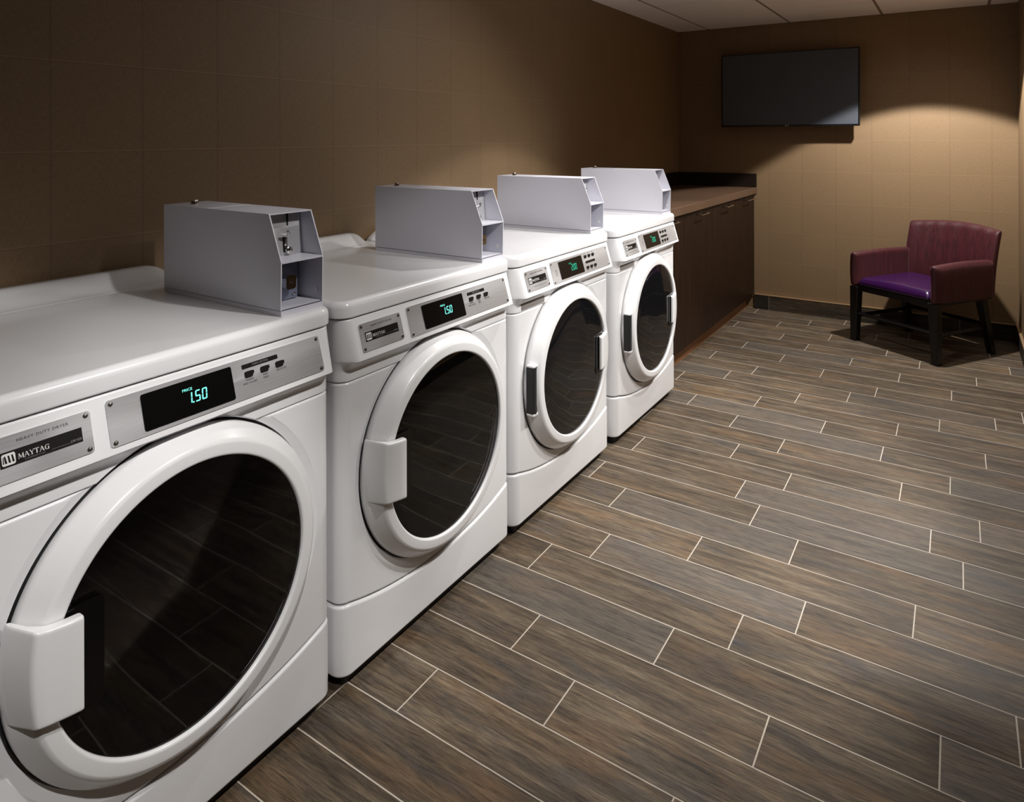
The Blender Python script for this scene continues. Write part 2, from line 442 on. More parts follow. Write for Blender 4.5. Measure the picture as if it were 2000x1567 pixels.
# ---------------------------------------------------------------- washers and dryers
# local frame of a machine before the base offset: x = 0 front face, y = 0..MW along the row, z up
MW = 0.745; MD = 0.69; YC, ZC = 0.372, 0.492
BASE = (0.35, -MW / 2, 0)
def perim(r=0.035, nf=28, x_off=0.0):
    P = []
    def side(y, ny, rev=False):
        xs = [-MD + (MD - r) * t / 6 for t in range(7)]
        if rev: xs = xs[::-1]
        return [(x, y, 0, ny, 0.0) for x in xs]
    P += side(0, -1)
    for k in range(1, 8):
        a = -90 + 90 * k / 8; t = k / 8; f = t * t * (3 - 2 * t)
        P.append((-r + r * math.cos(R(a)), r + r * math.sin(R(a)), math.cos(R(a)), math.sin(R(a)), f))
    for k in range(nf + 1):
        P.append((0, r + (MW - 2 * r) * k / nf, 1, 0, 1.0))
    for k in range(1, 8):
        a = 90 * k / 8; t = 1 - k / 8; f = t * t * (3 - 2 * t)
        P.append((-r + r * math.cos(R(a)), MW - r + r * math.sin(R(a)), math.cos(R(a)), math.sin(R(a)), f))
    P += side(MW, 1, True)
    return P
def loft_panel(zlo, zhi, rows, eb=0.004, et=0.004, proud=0.0, lip=None, r=0.035, inset_all=0.0):
    bm = bmesh.new(); P = perim(r); n = len(P)
    lev = []
    for e, top in ((eb, False), (et, True)):
        for k in range(4):
            a = R(90 * k / 3)
            lev.append((top, e * (1 - math.sin(a)), e * (1 - math.cos(a))))  # dz from edge, inset
    bot = [(False, dz, ins) for (t, dz, ins) in ((False, eb * (1 - math.cos(R(90 * k / 3))), eb * (1 - math.sin(R(90 * k / 3)))) for k in range(4))]
    top = [(True, et * (1 - math.cos(R(90 * k / 3))), et * (1 - math.sin(R(90 * k / 3)))) for k in range(3, -1, -1)]
    rings = []
    def ring(fz, ins):
        g = []
        for (x, y, nx, ny, fw) in P:
            z = fz(y)
            l = lip(z) if lip else 0.0
            d = proud - ins - inset_all
            g.append(bm.verts.new((x + nx * d + l * fw, y + ny * d, z)))
        rings.append(g)
    for (_, dz, ins) in bot: ring(lambda y, dz=dz: zlo(y) + dz, ins)
    for t in rows: ring(lambda y, t=t: zlo(y) + eb + (zhi(y) - et - zlo(y) - eb) * t, 0.0)
    for (_, dz, ins) in top: ring(lambda y, dz=dz: zhi(y) - dz, ins)
    for A, B in zip(rings, rings[1:]):
        for k in range(n): bm.faces.new((A[k], A[(k + 1) % n], B[(k + 1) % n], B[k]))
    for rg in (rings[0], rings[-1]):
        c = bm.verts.new((-0.3, MW / 2, sum(v.co.z for v in rg) / n))
        for k in range(n): bm.faces.new((rg[k], rg[(k + 1) % n], c))
    return bm
SEAM = lambda y: 0.163 + 0.050 * min(1.0, abs((y - MW / 2) / (MW / 2 - 0.03))) ** 2.2
const = lambda v: (lambda y: v)
def slant_x(z): return 0.004 + 0.30 * (0.905 - z)
def console_lip(z):
    if z > 0.820: return slant_x(z)
    if z > 0.806:
        t = (0.820 - z) / 0.014
        return 0.0295 + 0.003 * math.sin(t * PI / 2) if t < 0.6 else 0.0295 + 0.0028 - 0.012 * ((t - 0.6) / 0.4) ** 2
    if z > 0.783:
        t = (0.806 - z) / 0.023
        return 0.0203 * (1 - t) ** 1.6
    return 0.0
def boolean_cut(bm, cutter):
    o = obj('tmp_a', bm, M['white'], smooth=False); c = obj('tmp_b', cutter, M['white'], smooth=False)
    md = o.modifiers.new('b', 'BOOLEAN'); md.operation = 'DIFFERENCE'; md.object = c; md.solver = 'EXACT'
    dg = bpy.context.evaluated_depsgraph_get(); dg.update()
    me = bpy.data.meshes.new_from_object(o.evaluated_get(dg))
    nb = bmesh.new(); nb.from_mesh(me)
    bpy.data.objects.remove(o); bpy.data.objects.remove(c); bpy.data.meshes.remove(me)
    return nb
def cutter(wide=False):
    pr = [(0.308, -0.035), (0.309, -0.007), (0.327, -0.0005), (0.330, 0.0125)] if wide else [(0.308, -0.035), (0.3085, -0.004), (0.3115, 0.000), (0.318, 0.0125)]
    return lathe(bmesh.new(), pr, (0, YC, ZC), 'x', 160)
# frame on the slanted control face: u along the row, v up the slope, w outwards
SN = Vector((1, 0, 0.30)).normalized(); SV = Vector((-0.30, 0, 1)).normalized()
def slant_frame(z=0.86, off=0.0):
    o = Vector((slant_x(z), 0, z)) + SN * off
    return Matrix(((0, SV.x, SN.x, o.x), (1, SV.y, SN.y, o.y), (0, SV.z, SN.z, o.z), (0, 0, 0, 1)))
def poly2d(bm, pts, w0, w1, mi=0): return prism(bm, pts, 'z', w0, w1, mi)
def seg_digit(bm, ch, u, v, h, wd, t, sl=0.12, mi=0):
    S = {'0': 'abcdef', '1': 'bc', '2': 'abged', '5': 'afgcd', '|': 'ef'}
    def q(x0, y0, x1, y1):
        pts = [(x0, y0), (x1, y0), (x1, y1), (x0, y1)]
        poly2d(bm, [(u + px + sl * py, v + py) for px, py in pts], 0, 0.0004, mi)
    g = t * 0.25
    R_ = {'a': (t * .6, h - t, wd - t * .6, h), 'd': (t * .6, 0, wd - t * .6, t), 'g': (t * .6, h / 2 - t / 2, wd - t * .6, h / 2 + t / 2),
          'f': (0, h / 2 + g, t, h - t * .5), 'e': (0, t * .5, t, h / 2 - g), 'b': (wd - t, h / 2 + g, wd, h - t * .5), 'c': (wd - t, t * .5, wd, h / 2 - g)}
    for s in S[ch]: q(*R_[s])
# stroke letters with serifs for the brand strip
LET = {'M': ([((.08, 0), (.16, 1), .07), ((.16, 1), (.5, .12), .17), ((.5, .12), (.84, 1), .07), ((.86, 1), (.90, 0), .17)], [(0, .2, 0), (.02, .2, 1), (.76, 1.02, 0), (.8, 1, 1)], 1.05),
       'A': ([((.08, 0), (.44, 1), .07), ((.44, 1), (.82, 0), .17), ((.2, .36), (.66, .36), .07)], [(-.02, .2, 0), (.66, .96, 0)], .95),
       'Y': ([((.08, 1), (.42, .45), .17), ((.78, 1), (.44, .45), .07), ((.43, .5), (.43, 0), .17)], [(-.02, .26, 1), (.64, .92, 1), (.28, .6, 0)], .88),
       'T': ([((.43, 1), (.43, 0), .18), ((.04, .95), (.82, .95), .09), ((.05, 1), (.05, .75), .07), ((.81, 1), (.81, .75), .07)], [(.27, .6, 0)], .9),
       'G': ([((.78, .8), (.6, .95), .08), ((.6, .95), (.36, .95), .08), ((.36, .95), (.14, .72), .14), ((.14, .75), (.14, .27), .17), ((.14, .3), (.36, .05), .14), ((.36, .05), (.68, .06), .08), ((.72, .06), (.72, .45), .16), ((.8, .98), (.8, .72), .06)], [(.56, .88, .45)], .98)}
def stroke_word(bm, word, u, v, h, mi=0):
    for ch in word:
        st, se, adv = LET[ch]
        for (a, b_, wd) in st:
            a = Vector(a) * h; b_ = Vector(b_) * h; d = (b_ - a).normalized(); nn = Vector((-d.y, d.x)) * wd * h / 2
            if abs(d.y) > 0.5: nn = Vector((wd * h / 2, 0))
            pts = [a - nn, b_ - nn, b_ + nn, a + nn]
            poly2d(bm, [(u + p.x, v + p.y) for p in pts], 0, 0.0003, mi)
        for (x0, x1, y) in se:
            y = y if y in (0, 1) else y
            yy = min(y, 0.94)
            poly2d(bm, [(u + x0 * h, v + yy * h), (u + x1 * h, v + yy * h), (u + x1 * h, v + (yy + .06) * h), (u + x0 * h, v + (yy + .06) * h)], 0, 0.0003, mi)
        u += adv * h
    return u
def text(name, s, size, parent, u, v, wz, mat, mw=None, extrude=0.0001, align='CENTER', spacing=1.0, sx=1.0):
    cu = bpy.data.curves.new(name, 'FONT'); cu.body = s; cu.size = size; cu.extrude = extrude
    cu.align_x = align; cu.align_y = 'CENTER'; cu.space_character = spacing; cu.resolution_u = 3
    cu.materials.append(mat)
    to = bpy.data.objects.new('tmp_text', cu); C.objects.link(to)
    dg = bpy.context.evaluated_depsgraph_get(); dg.update()
    me = bpy.data.meshes.new_from_object(to.evaluated_get(dg)); bpy.data.objects.remove(to); bpy.data.curves.remove(cu)
    me.name = name
    if not me.materials: me.materials.append(mat)
    o = bpy.data.objects.new(name, me); C.objects.link(o); o.parent = parent
    m = Matrix.Translation((u, v, wz)) @ Matrix.Scale(sx, 4, (1, 0, 0))
    o.matrix_local = (mw @ m) if mw is not None else m
    return o

def make_machine(kind):
    dry = kind == 'dryer'
    root = empty(kind, (0, 0, 0))
    K = dict(parent=root, loc=BASE)
    # black plinth as painted shade under the base, base panel, body panel, console, worktop
    bm = loft_panel(const(0.001), const(0.038), [], 0.001, 0.001, inset_all=0.026); obj('shade_plinth', bm, M['dark'], **K)
    bm = loft_panel(const(0.036), lambda y: SEAM(y) - 0.0022, [i / 3 for i in range(1, 3)], 0.008, 0.007, proud=0.002)
    obj('base_panel', bm, M['white'], wn=True, **K)
    bm = loft_panel(lambda y: SEAM(y) + 0.0022, const(0.7555), [i / 3 for i in range(1, 3)], 0.006, 0.006)
    obj('front_panel', boolean_cut(bm, cutter(True)), M['white'], wn=True, **K)
    zr = sorted([0.770, 0.779, 0.784, 0.789, 0.795, 0.800, 0.803, 0.806, 0.8085, 0.811, 0.814, 0.817, 0.820, 0.85, 0.88])
    z0, z1, e = 0.7575, 0.910, 0.003
    rows = [(z - z0 - e) / (z1 - z0 - 2 * e) for z in zr]
    bm = loft_panel(const(z0), const(z1), rows, e, e, lip=console_lip)
    con = obj('control_console', boolean_cut(bm, cutter()), M['white'], wn=True, **K)
    # worktop with rounded front edge
    bm = loft_panel(const(0.9135), const(0.955), [], 0.004, 0.016, proud=0.006, r=0.035)
    top = obj('worktop', bm, M['white'], wn=True, **K)
    # back lip rising from the worktop, ends rounded down
    bm = bmesh.new()
    prof = [(-0.585, 0.9555), (-0.596, 0.957), (-0.610, 0.962), (-0.628, 0.973), (-0.645, 0.987), (-0.655, 0.9935), (-0.664, 0.996), (-0.684, 0.996), (-0.690, 0.990)]
    rings = []
    ts = [0, .004, .012, .022, .034, .046, .058, .070, .082]
    ys = [0.004 + t for t in ts] + [0.2, 0.37, 0.55] + [MW - 0.004 - t for t in ts[::-1]]
    for y in ys:
        d = min(y - 0.004, MW - 0.004 - y) / 0.082
        s = 1.0 if d >= 1 else max(0.02, math.sin(d * PI / 2) ** 0.8)
        rings.append([bm.verts.new((x if k == len(prof) - 1 else -0.69 + (x + 0.69) * (0.35 + 0.65 * s), y, 0.9548 + (z - 0.9548) * s)) for k, (x, z) in enumerate(prof)]
                     + [bm.verts.new((-0.690, y, 0.954)), bm.verts.new((-0.585, y, 0.954))])
    n = len(rings[0])
    for A, B in zip(rings, rings[1:]):
        for k in range(n): bm.faces.new((A[k], A[(k + 1) % n], B[(k + 1) % n], B[k]))
    bm.faces.new(rings[0]); bm.faces.new(rings[-1])
    obj('back_lip', bm, M['white'], parent=root, loc=BASE, angle=60)
    # ---- door
    bm = bmesh.new()
    prof = [(0.250, -0.012), (0.300, -0.012), (0.3030, -0.006), (0.3035, 0.004), (0.3030, 0.009), (0.3012, 0.0120), (0.2805, 0.0392), (0.2765, 0.0420), (0.2730, 0.0440),
            (0.2700, 0.0448), (0.2530, 0.0458), (0.2495, 0.0450), (0.2475, 0.0425), (0.247, 0.038), (0.247, 0.020), (0.247, 0.0)]
    lathe(bm, prof, (0, YC, ZC), 'x', 144, closed=True)
    door = obj('door', bm, M['plastic'], angle=60, wn=True, **K)
    bm = lathe(bmesh.new(), [(0.245, -0.034), (0.3045, -0.034), (0.3045, -0.0125), (0.245, -0.0125)], (0, YC, ZC), 'x', 96, closed=True)
    obj('gap_shade_ring', bm, M['dark'], parent=door)  # black ring paints the shade in the gap around the door
    if dry:
        bm = bmesh.new(); prof = [(0.0005, 0.0425), (0.12, 0.0420), (0.2, 0.0405), (0.2465, 0.038), (0.2465, 0.033), (0.0005, 0.036)]
        lathe(bm, prof, (0, YC, ZC), 'x', 96)
        obj('door_glass', bm, M['glass'], parent=door, angle=30)
        # inner bowl and filter ledge seen faintly through the glass
        bm = bmesh.new()
        pr = [(0.2465, 0.030), (0.242, 0.022), (0.226, 0.016), (0.218, 0.010), (0.205, -0.028), (0.12, -0.033), (0.0005, -0.0335)]
        lathe(bm, pr, (0, YC, ZC), 'x', 72)
        for f in bm.faces:
            c = f.calc_center_median()
            if math.hypot(c.y - YC, c.z - ZC) > 0.212: f.material_index = 1
        obj('inner_bowl', bm, [M['drum'], M['bowlrim']], parent=door)
        bm = bmesh.new()
        tube(bm, [(0.018, 0.185, 0.510), (0.018, 0.33, 0.507), (0.018, 0.470, 0.505), (0.018, 0.500, 0.511), (0.018, 0.517, 0.525), (0.018, 0.524, 0.548)], 0.0011, 6)
        poly = [(0.190, 0.506), (0.470, 0.502), (0.498, 0.507), (0.516, 0.522), (0.524, 0.545), (0.532, 0.520), (0.512, 0.492), (0.470, 0.480), (0.190, 0.488)]
        lb = prism(bmesh.new(), poly, 'x', 0.006, 0.010)
        obj('bowl_ledge', lb, M['bowlrim'], parent=door, smooth=False)
        obj('bowl_trim', bm, M['chrome'], parent=door)
    else:
        bm = bmesh.new(); prof = [(0.0005, 0.0450), (0.06, 0.0448), (0.12, 0.0440), (0.18, 0.0425), (0.225, 0.0405), (0.2465, 0.038), (0.2465, 0.030), (0.0005, 0.030)]
        lathe(bm, prof, (0, YC, ZC), 'x', 96)
        obj('door_glass', bm, M['glasswavy'], parent=door, angle=30)
    # ---- handle: a curved grip over the ring edge, open towards the glass
    sgn = 1 if dry else -1
    def hy(y): return y if dry else 2 * YC - y
    sec = [(0.0680, 0.004), (0.0685, 0.013), (0.0720, 0.021), (0.0760, 0.028), (0.0890, 0.0530), (0.0920, 0.0575), (0.0970, 0.0600), (0.1100, 0.0625), (0.140, 0.0655), (0.1580, 0.0667),
           (0.1610, 0.0655), (0.1620, 0.0630), (0.1620, 0.0560), (0.1590, 0.0530), (0.13, 0.0500), (0.110, 0.046), (0.090, 0.030), (0.075, 0.004)]
    cy = sum(p[0] for p in sec) / len(sec); cx = sum(p[1] for p in sec) / len(sec)
    bm = bmesh.new(); rings = []
    tz = [(0, 0.90), (0.008, 0.965), (0.022, 0.995), (0.04, 1.0)] + [(k / 12, 1.0) for k in range(1, 12)] + [(0.96, 1.0), (0.978, 0.995), (0.992, 0.965), (1, 0.90)]
    for t, sc_ in tz:
        ring = []
        bow = 0.010 * (1 - (2 * t - 1) ** 2)              # left edge follows the ring's arc
        for (y, x) in sec:
            f = (y - 0.066) / 0.096
            zb = 0.432 + 0.013 * (1 - f) - (0 if dry else 0.008); zt = 0.585 + 0.015 * (1 - f) ** 2 - (0 if dry else 0.030)
            z = zb + (zt - zb) * t
            yy = y + (0.006 - bow) * max(0, 1 - f * 1.6)
            yy = cy + (yy - cy) * (1 - (1 - sc_) * .3); xx = x if x < 0.03 else 0.03 + (x - 0.03) * sc_
            if not dry: xx *= 0.88; yy += 0.030
            ring.append(bm.verts.new((xx, hy(yy), z)))
        rings.append(ring)
    n = len(sec)
    for A, B in zip(rings, rings[1:]):
        for k in range(n): bm.faces.new((A[k], A[(k + 1) % n], B[(k + 1) % n], B[k]))
    bm.faces.new(rings[0]); bm.faces.new(rings[-1])
    obj('door_handle', bm, M['plastic'], parent=door, angle=40)
    # finger pocket shadowed plate behind the grip
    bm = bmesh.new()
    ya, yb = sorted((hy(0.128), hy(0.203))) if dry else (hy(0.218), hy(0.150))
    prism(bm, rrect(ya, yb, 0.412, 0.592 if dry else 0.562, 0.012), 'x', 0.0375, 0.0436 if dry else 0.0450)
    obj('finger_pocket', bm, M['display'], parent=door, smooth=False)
    if not dry:
        # hinge on the other side: dark slot, pin and end tabs
        y0 = YC - 0.304
        bm = bmesh.new()
        prism(bm, rrect(y0 - 0.001, y0 + 0.028, 0.405, 0.565, 0.003), 'x', 0.006, 0.0325)
        h = obj('hinge', bm, M['dark'], parent=door, smooth=False)
        bm = bmesh.new(); tube(bm, [(0.031, y0 + 0.012, 0.408), (0.031, y0 + 0.012, 0.562)], 0.0080, 14)
        obj('hinge_pin', bm, M['pin'], parent=h)
        for za, zb in ((0.398, 0.406), (0.564, 0.571)):
            bm = bmesh.new(); box(bm, 0.006, 0.036, y0, y0 + 0.029, za, zb, 0.002); obj('hinge_tab', bm, M['plastic'], parent=h)
        # recessed insert under the console
        bm = bmesh.new(); prism(bm, rrect(0.045, 0.200, 0.762, 0.786, 0.006), 'x', -0.004, 0.0012)
        obj('lower_insert', bm, M['greyslot'], smooth=False, **K)
    # ---- plates on the slanted face
    F0 = Matrix.Translation(BASE) @ slant_frame(0.86, 0.0)
    bm = bmesh.new(); poly2d(bm, rrect(0.047, 0.196, -0.0345, 0.0345, 0.006), 0.0002, 0.0022)
    badge = obj('badge_plate', bm, M['steel'], root, smooth=False, mw=F0)
    bm = bmesh.new(); poly2d(bm, rrect(0.222, 0.694, -0.0400, 0.0400, 0.006), 0.0002, 0.0022)
    plate = obj('control_plate', bm, M['steel'], root, smooth=False, mw=F0)
    T = 0.0023
    def screw(par, u, v):
        bm = bmesh.new(); lathe(bm, [(0.0042, 0), (0.0042, 0.0008), (0.0030, 0.0022), (0.0008, 0.0026), (0.0007, 0.0010)], (u, v, T), 'z', 14)
        obj('screw', bm, M['screw'], parent=par)
    for u in (0.0545, 0.1885):
        for v in (-0.0275, 0.0275): screw(badge, u, v)
    for u in (0.230, 0.686):
        for v in (-0.033, 0.033): screw(plate, u, v)
    # badge strip and lettering
    bm = bmesh.new(); poly2d(bm, rrect(0.062, 0.180, -0.0115, 0.0115, 0.0008), T, T + 0.0004); strip = obj('badge_strip', bm, M['blackplate'], parent=badge, smooth=False)
    bm = bmesh.new()
    poly2d(bm, rrect(0.0645, 0.083, -0.0088, 0.0088, 0.003), T + 0.0005, T + 0.0007, 0)
    for x0 in (0.0675, 0.0725, 0.0775):
        poly2d(bm, [(x0, 0.0055), (x0 + 0.0022, 0.0055), (x0 + 0.0040, -0.0055), (x0 + 0.0010, -0.0055)], T + 0.0008, T + 0.0009, 1)
    poly2d(bm, [(0.0662, 0.0045), (0.0672, 0.0045), (0.0672, -0.0055), (0.0656, -0.0055)], T + 0.0008, T + 0.0009, 1)
    obj('brand_emblem', bm, [M['printwhite'], M['blackplate']], parent=strip, smooth=False)
    bm = bmesh.new(); stroke_word(bm, 'MAYTAG', 0.0, 0.0, 0.0078)
    obj('brand_name', bm, M['printwhite'], parent=strip, smooth=False, mw=Matrix.Translation((0.0865, -0.0045, T + 0.0005)))
    text('small_print', 'COMMERCIAL', 0.0034, strip, 0.1095, -0.0078, T + 0.0006, M['printgrey'], spacing=1.5)
    bm = bmesh.new(); poly2d(bm, [(0.133, -0.0075), (0.161, -0.0075), (0.161, -0.0071), (0.133, -0.0071)], T + 0.0005, T + 0.0006)
    obj('rule_line', bm, M['printgrey'], parent=strip, smooth=False)
    text('small_print', 'DRYER' if dry else 'WASHER', 0.0055, strip, 0.170, -0.0062, T + 0.0006, M['printgrey'])
    text('heading_print', 'HEAVY DUTY ' + ('DRYER' if dry else 'WASHER'), 0.0062, badge, 0.124, 0.0235, T + 0.0002, M['print'], spacing=1.15, sx=1.15)
    if not dry:
        bm = bmesh.new(); poly2d(bm, [(0.088, -0.0225), (0.176, -0.0225), (0.176, -0.0215), (0.088, -0.0215)], T, T + 0.0002)
        obj('rule_line', bm, M['print'], parent=badge, smooth=False)
    # display
    bm = bmesh.new(); poly2d(bm, rrect(0.281, 0.4645, -0.0325, 0.0325, 0.004), T - 0.0005, T + 0.0015)
    disp = obj('display_window', bm, M['display'], parent=plate, smooth=False)
    D = T + 0.0017
    led = M['led'] if dry else M['ledgreen']
    bm = bmesh.new()
    if dry:
        u = 0.372
        seg_digit(bm, '|', u, -0.0115, 0.021, 0.011, 0.0023); poly2d(bm, [(u + .0035, -.0115), (u + .0062, -.0115), (u + .0062, -.0090), (u + .0035, -.0090)], 0, .0004)
        seg_digit(bm, '5', u + 0.0085, -0.0115, 0.021, 0.0105, 0.0023); seg_digit(bm, '0', u + 0.0225, -0.0115, 0.021, 0.0105, 0.0023)
    else:
        u = 0.366
        seg_digit(bm, '2', u, -0.0125, 0.023, 0.0115, 0.0024); poly2d(bm, [(u + .0125, -.0125), (u + .015, -.0125), (u + .015, -.010), (u + .0125, -.010)], 0, .0004)
        seg_digit(bm, '0', u + 0.0165, -0.0125, 0.023, 0.0115, 0.0024); seg_digit(bm, '0', u + 0.0315, -0.0125, 0.023, 0.0115, 0.0024)
    obj('price_digits', bm, led, parent=disp, smooth=False, mw=Matrix.Translation((0, 0, D)))
    text('price_word', 'PRICE', 0.0070, disp, 0.368 if dry else 0.366, 0.0150, D, led, sx=1.15)
    # buttons
    def button(u, v, sc_=1.0):
        bm = bmesh.new(); poly2d(bm, rrect(u - 0.0105 * sc_, u + 0.0085 * sc_, v - 0.0062 * sc_, v + 0.0062 * sc_, 0.0035 * sc_), T, T + 0.0018)
        poly2d(bm, rrect(u + 0.0035 * sc_, u + 0.0115 * sc_, v - 0.0015 * sc_, v + 0.0058 * sc_, 0.002), T, T + 0.0022)
        obj('selector_button', bm, M['blackplate'], parent=plate, smooth=False)
    bm = bmesh.new()
    if dry:
        poly2d(bm, rrect(0.489, 0.577, 0.0185, 0.0275, 0.0008), T, T + 0.0004); st = obj('settings_strip', bm, M['blackplate'], parent=plate, smooth=False)
        text('small_print', 'FABRIC SETTING', 0.0052, st, 0.533, 0.023, T + 0.0006, M['printgrey'])
        for u in (0.503, 0.541, 0.579): button(u, 0.0065)
        for u, a, b_ in ((0.503, 'WHITES', 'AND COLORS'), (0.541, 'PERM', 'PRESS'), (0.582, 'DELICATES', '')):
            text('small_print', a, 0.0052, plate, u, -0.0045, T + 0.0002, M['print'])
            if b_: text('small_print', b_, 0.0052, plate, u, -0.0108, T + 0.0002, M['print'])
    else:
        poly2d(bm, rrect(0.489, 0.571, -0.005, 0.004, 0.0008), T, T + 0.0004); obj('settings_strip', bm, M['blackplate'], parent=plate, smooth=False)
        for v in (0.0215, -0.0215):
            for u in (0.496, 0.529, 0.562): button(u, v, 0.95)
            for u in (0.496, 0.529, 0.562):
                v_ = v + (0.0110 if v > 0 else -0.0110)
                bm = bmesh.new(); poly2d(bm, [(u - .007, v_), (u + .007, v_), (u + .007, v_ + .0016), (u - .007, v_ + .0016)], T, T + 0.0002); obj('button_caption', bm, M['print'], parent=plate, smooth=False)
        for v in (0.004, -0.004, -0.012):
            bm = bmesh.new(); poly2d(bm, [(0.250, v), (0.262, v), (0.262, v + 0.002), (0.250, v + 0.002)], T, T + 0.0002); obj('rule_line', bm, M['print'], parent=plate, smooth=False)
    # ---- coin box on the worktop
    BY0, BY1 = 0.612, 0.734
    xb, xf, xk, zt, zk, zb = -0.485, -0.060, -0.018, 1.183, 1.077, 0.9585
    t = 0.0030
    side = [(xb, zb + 0.0095), (xf + 0.040, zb + 0.0095), (xk - 0.002, zb + 0.0095), (xk, zk), (xf, zt), (xb, zt)]
    bm = bmesh.new()
    for y in (BY0, BY1 - t): prism(bm, side, 'y', y, y + t)
    box(bm, xb, xf - 0.0005, BY0 + t, BY1 - t, zt - t, zt)                       # top sheet
    box(bm, xb, xb + t, BY0 + t, BY1 - t, zb + 0.0095, zt - t)                   # back sheet
    cb = obj('coin_box', bm, M['boxpaint'], smooth=False, **K)
    bm = bmesh.new(); box(bm, xb + 0.001, xk - 0.001, BY0 + 0.001, BY1 - 0.001, 0.9552, 0.9665); obj('base_tray', bm, M['boxpaint'], parent=cb, smooth=False)
    bm = bmesh.new(); box(bm, xb + 0.003, xk - 0.004, BY0 + 0.0030, BY1 - 0.003, 0.9665, 0.9680); obj('joint_strip', bm, M['dark'], parent=cb, smooth=False)
    bm = bmesh.new(); box(bm, xb + t, xk - 0.006, BY0 + t, BY1 - t, 0.9680, 0.9700); obj('floor_sheet', bm, M['boxpaint'], parent=cb, smooth=False)
    bm = bmesh.new(); box(bm, -0.105, xk + 0.0005, BY0 + t, BY1 - t, zk - 0.004, zk); obj('shelf', bm, M['boxpaint'], parent=cb, smooth=False)
    bm = bmesh.new(); box(bm, xb + 0.19, xb + 0.1915, BY0 + 0.001, BY1 - 0.001, zt - 0.001, zt + 0.0006); obj('lid_seam', bm, M['printwhite'], parent=cb, smooth=False)
    # steel coin faceplate, tilted back like the hood
    bm = bmesh.new(); prism(bm, [(-0.090, zk + 0.0005), (-0.087, zk + 0.0005), (-0.098, zt - 0.004), (-0.101, zt - 0.004)], 'y', BY0 + t + .001, BY1 - t - .001)
    fp = obj('coin_faceplate', bm, M['steel'], parent=cb, smooth=False)
    bm = bmesh.new(); ym = (BY0 + BY1) / 2
    box(bm, -0.094, -0.0845, ym + 0.002, ym + 0.010, zk + 0.022, zk + 0.050, 0.002)
    tube(bm, [(-0.090, ym + 0.006, zk + 0.046), (-0.072, ym + 0.004, zk + 0.052), (-0.066, ym - 0.004, zk + 0.060)], 0.0035, 8)
    obj('coin_lever', bm, M['chrome'], parent=cb)
    bm = bmesh.new(); box(bm, -0.094, -0.0850, ym + 0.0015, ym + 0.0105, zk + 0.008, zk + 0.044); box(bm, -0.094, -0.0850, ym + 0.009, ym + 0.019, zk + 0.006, zk + 0.016)
    obj('lever_track', bm, M['blackplate'], parent=cb, smooth=False)
    for (yy, a, b_) in ((BY0 + 0.022, 0.070, 0.099), (ym + 0.016, 0.070, 0.099)):
        bm = bmesh.new(); box(bm, -0.100, -0.0925 , yy, yy + 0.0025, zk + a, zk + b_); obj('coin_slot', bm, M['blackplate'], parent=cb, smooth=False)
    bm = bmesh.new(); lathe(bm, [(0.009, 0), (0.009, 0.010), (0.006, 0.012)], (-0.089, ym + 0.012, zk + 0.012), 'x', 20); obj('coin_return_cup', bm, M['chrome'], parent=cb)
    # cash drawer with lock
    bm = bmesh.new(); box(bm, -0.100, -0.085, BY0 + t + 0.001, BY1 - t - 0.018, 0.972, zk - 0.006, 0.002)
    lathe(bm, [(0.036, 0), (0.036, 0.010), (0.030, 0.014), (0.0005, 0.014)], (-0.085, BY0 + 0.052, 1.018), 'x', 40)
    obj('cash_drawer', bm, M['lockblue'], parent=cb)
    bm = bmesh.new(); prism(bm, rrect(BY0 + 0.040, BY0 + 0.068, 1.004, 1.036, 0.007), 'x', -0.071, -0.050)
    obj('drawer_lock', bm, M['chrome'], parent=cb, angle=30)
    bm = bmesh.new(); prism(bm, rrect(BY0 + 0.049, BY0 + 0.060, 1.0175, 1.0215, 0.0015), 'x', -0.0502, -0.0495); obj('key_slot', bm, M['dark'], parent=cb, smooth=False)
    for zz in (0.984, 1.062):
        bm = bmesh.new(); lathe(bm, [(0.004, 0), (0.004, 0.004), (0.002, 0.006)], (-0.085, BY0 + 0.088, zz), 'x', 12); obj('drawer_bolt', bm, M['chrome'], parent=cb)
    bm = bmesh.new(); lathe(bm, [(0.006, 0), (0.006, -0.0012), (0.002, -0.0014)], (-0.040, BY1 - t, 0.992), 'y', 16); obj('side_rivet', bm, M['printwhite'], parent=cb)
    bm = bmesh.new(); lathe(bm, [(0.0095, 0), (0.0095, 0.009), (0.0075, 0.012), (0.0005, 0.012)], (-0.425, BY0 + 0.048, zt), 'z', 20); obj('top_lock', bm, M['chrome'], parent=cb)
    return root

F = -1.25
dryer = make_machine('dryer'); washer = make_machine('washer')
dryer2 = copy_tree(dryer); washer2 = copy_tree(washer)
def place(o, y0): o.location = (F - BASE[0], y0 - BASE[1], 0)
place(dryer, 0.385); place(dryer2, 1.157); place(washer, 1.926); place(washer2, 2.743)
tag(dryer, 'white coin dryer nearest the camera, cut off by the left edge, display reading 1.50', 'dryer', 'coin operated dryers')
tag(dryer2, 'white coin dryer standing second in the row, between the nearest dryer and the first washer', 'dryer', 'coin operated dryers')
tag(washer, 'white front-loading coin washer, third in the row, right after the two dryers', 'washer', 'coin operated washers')
tag(washer2, 'white front-loading coin washer at the far end of the row beside the dark cabinets', 'washer', 'coin operated washers')

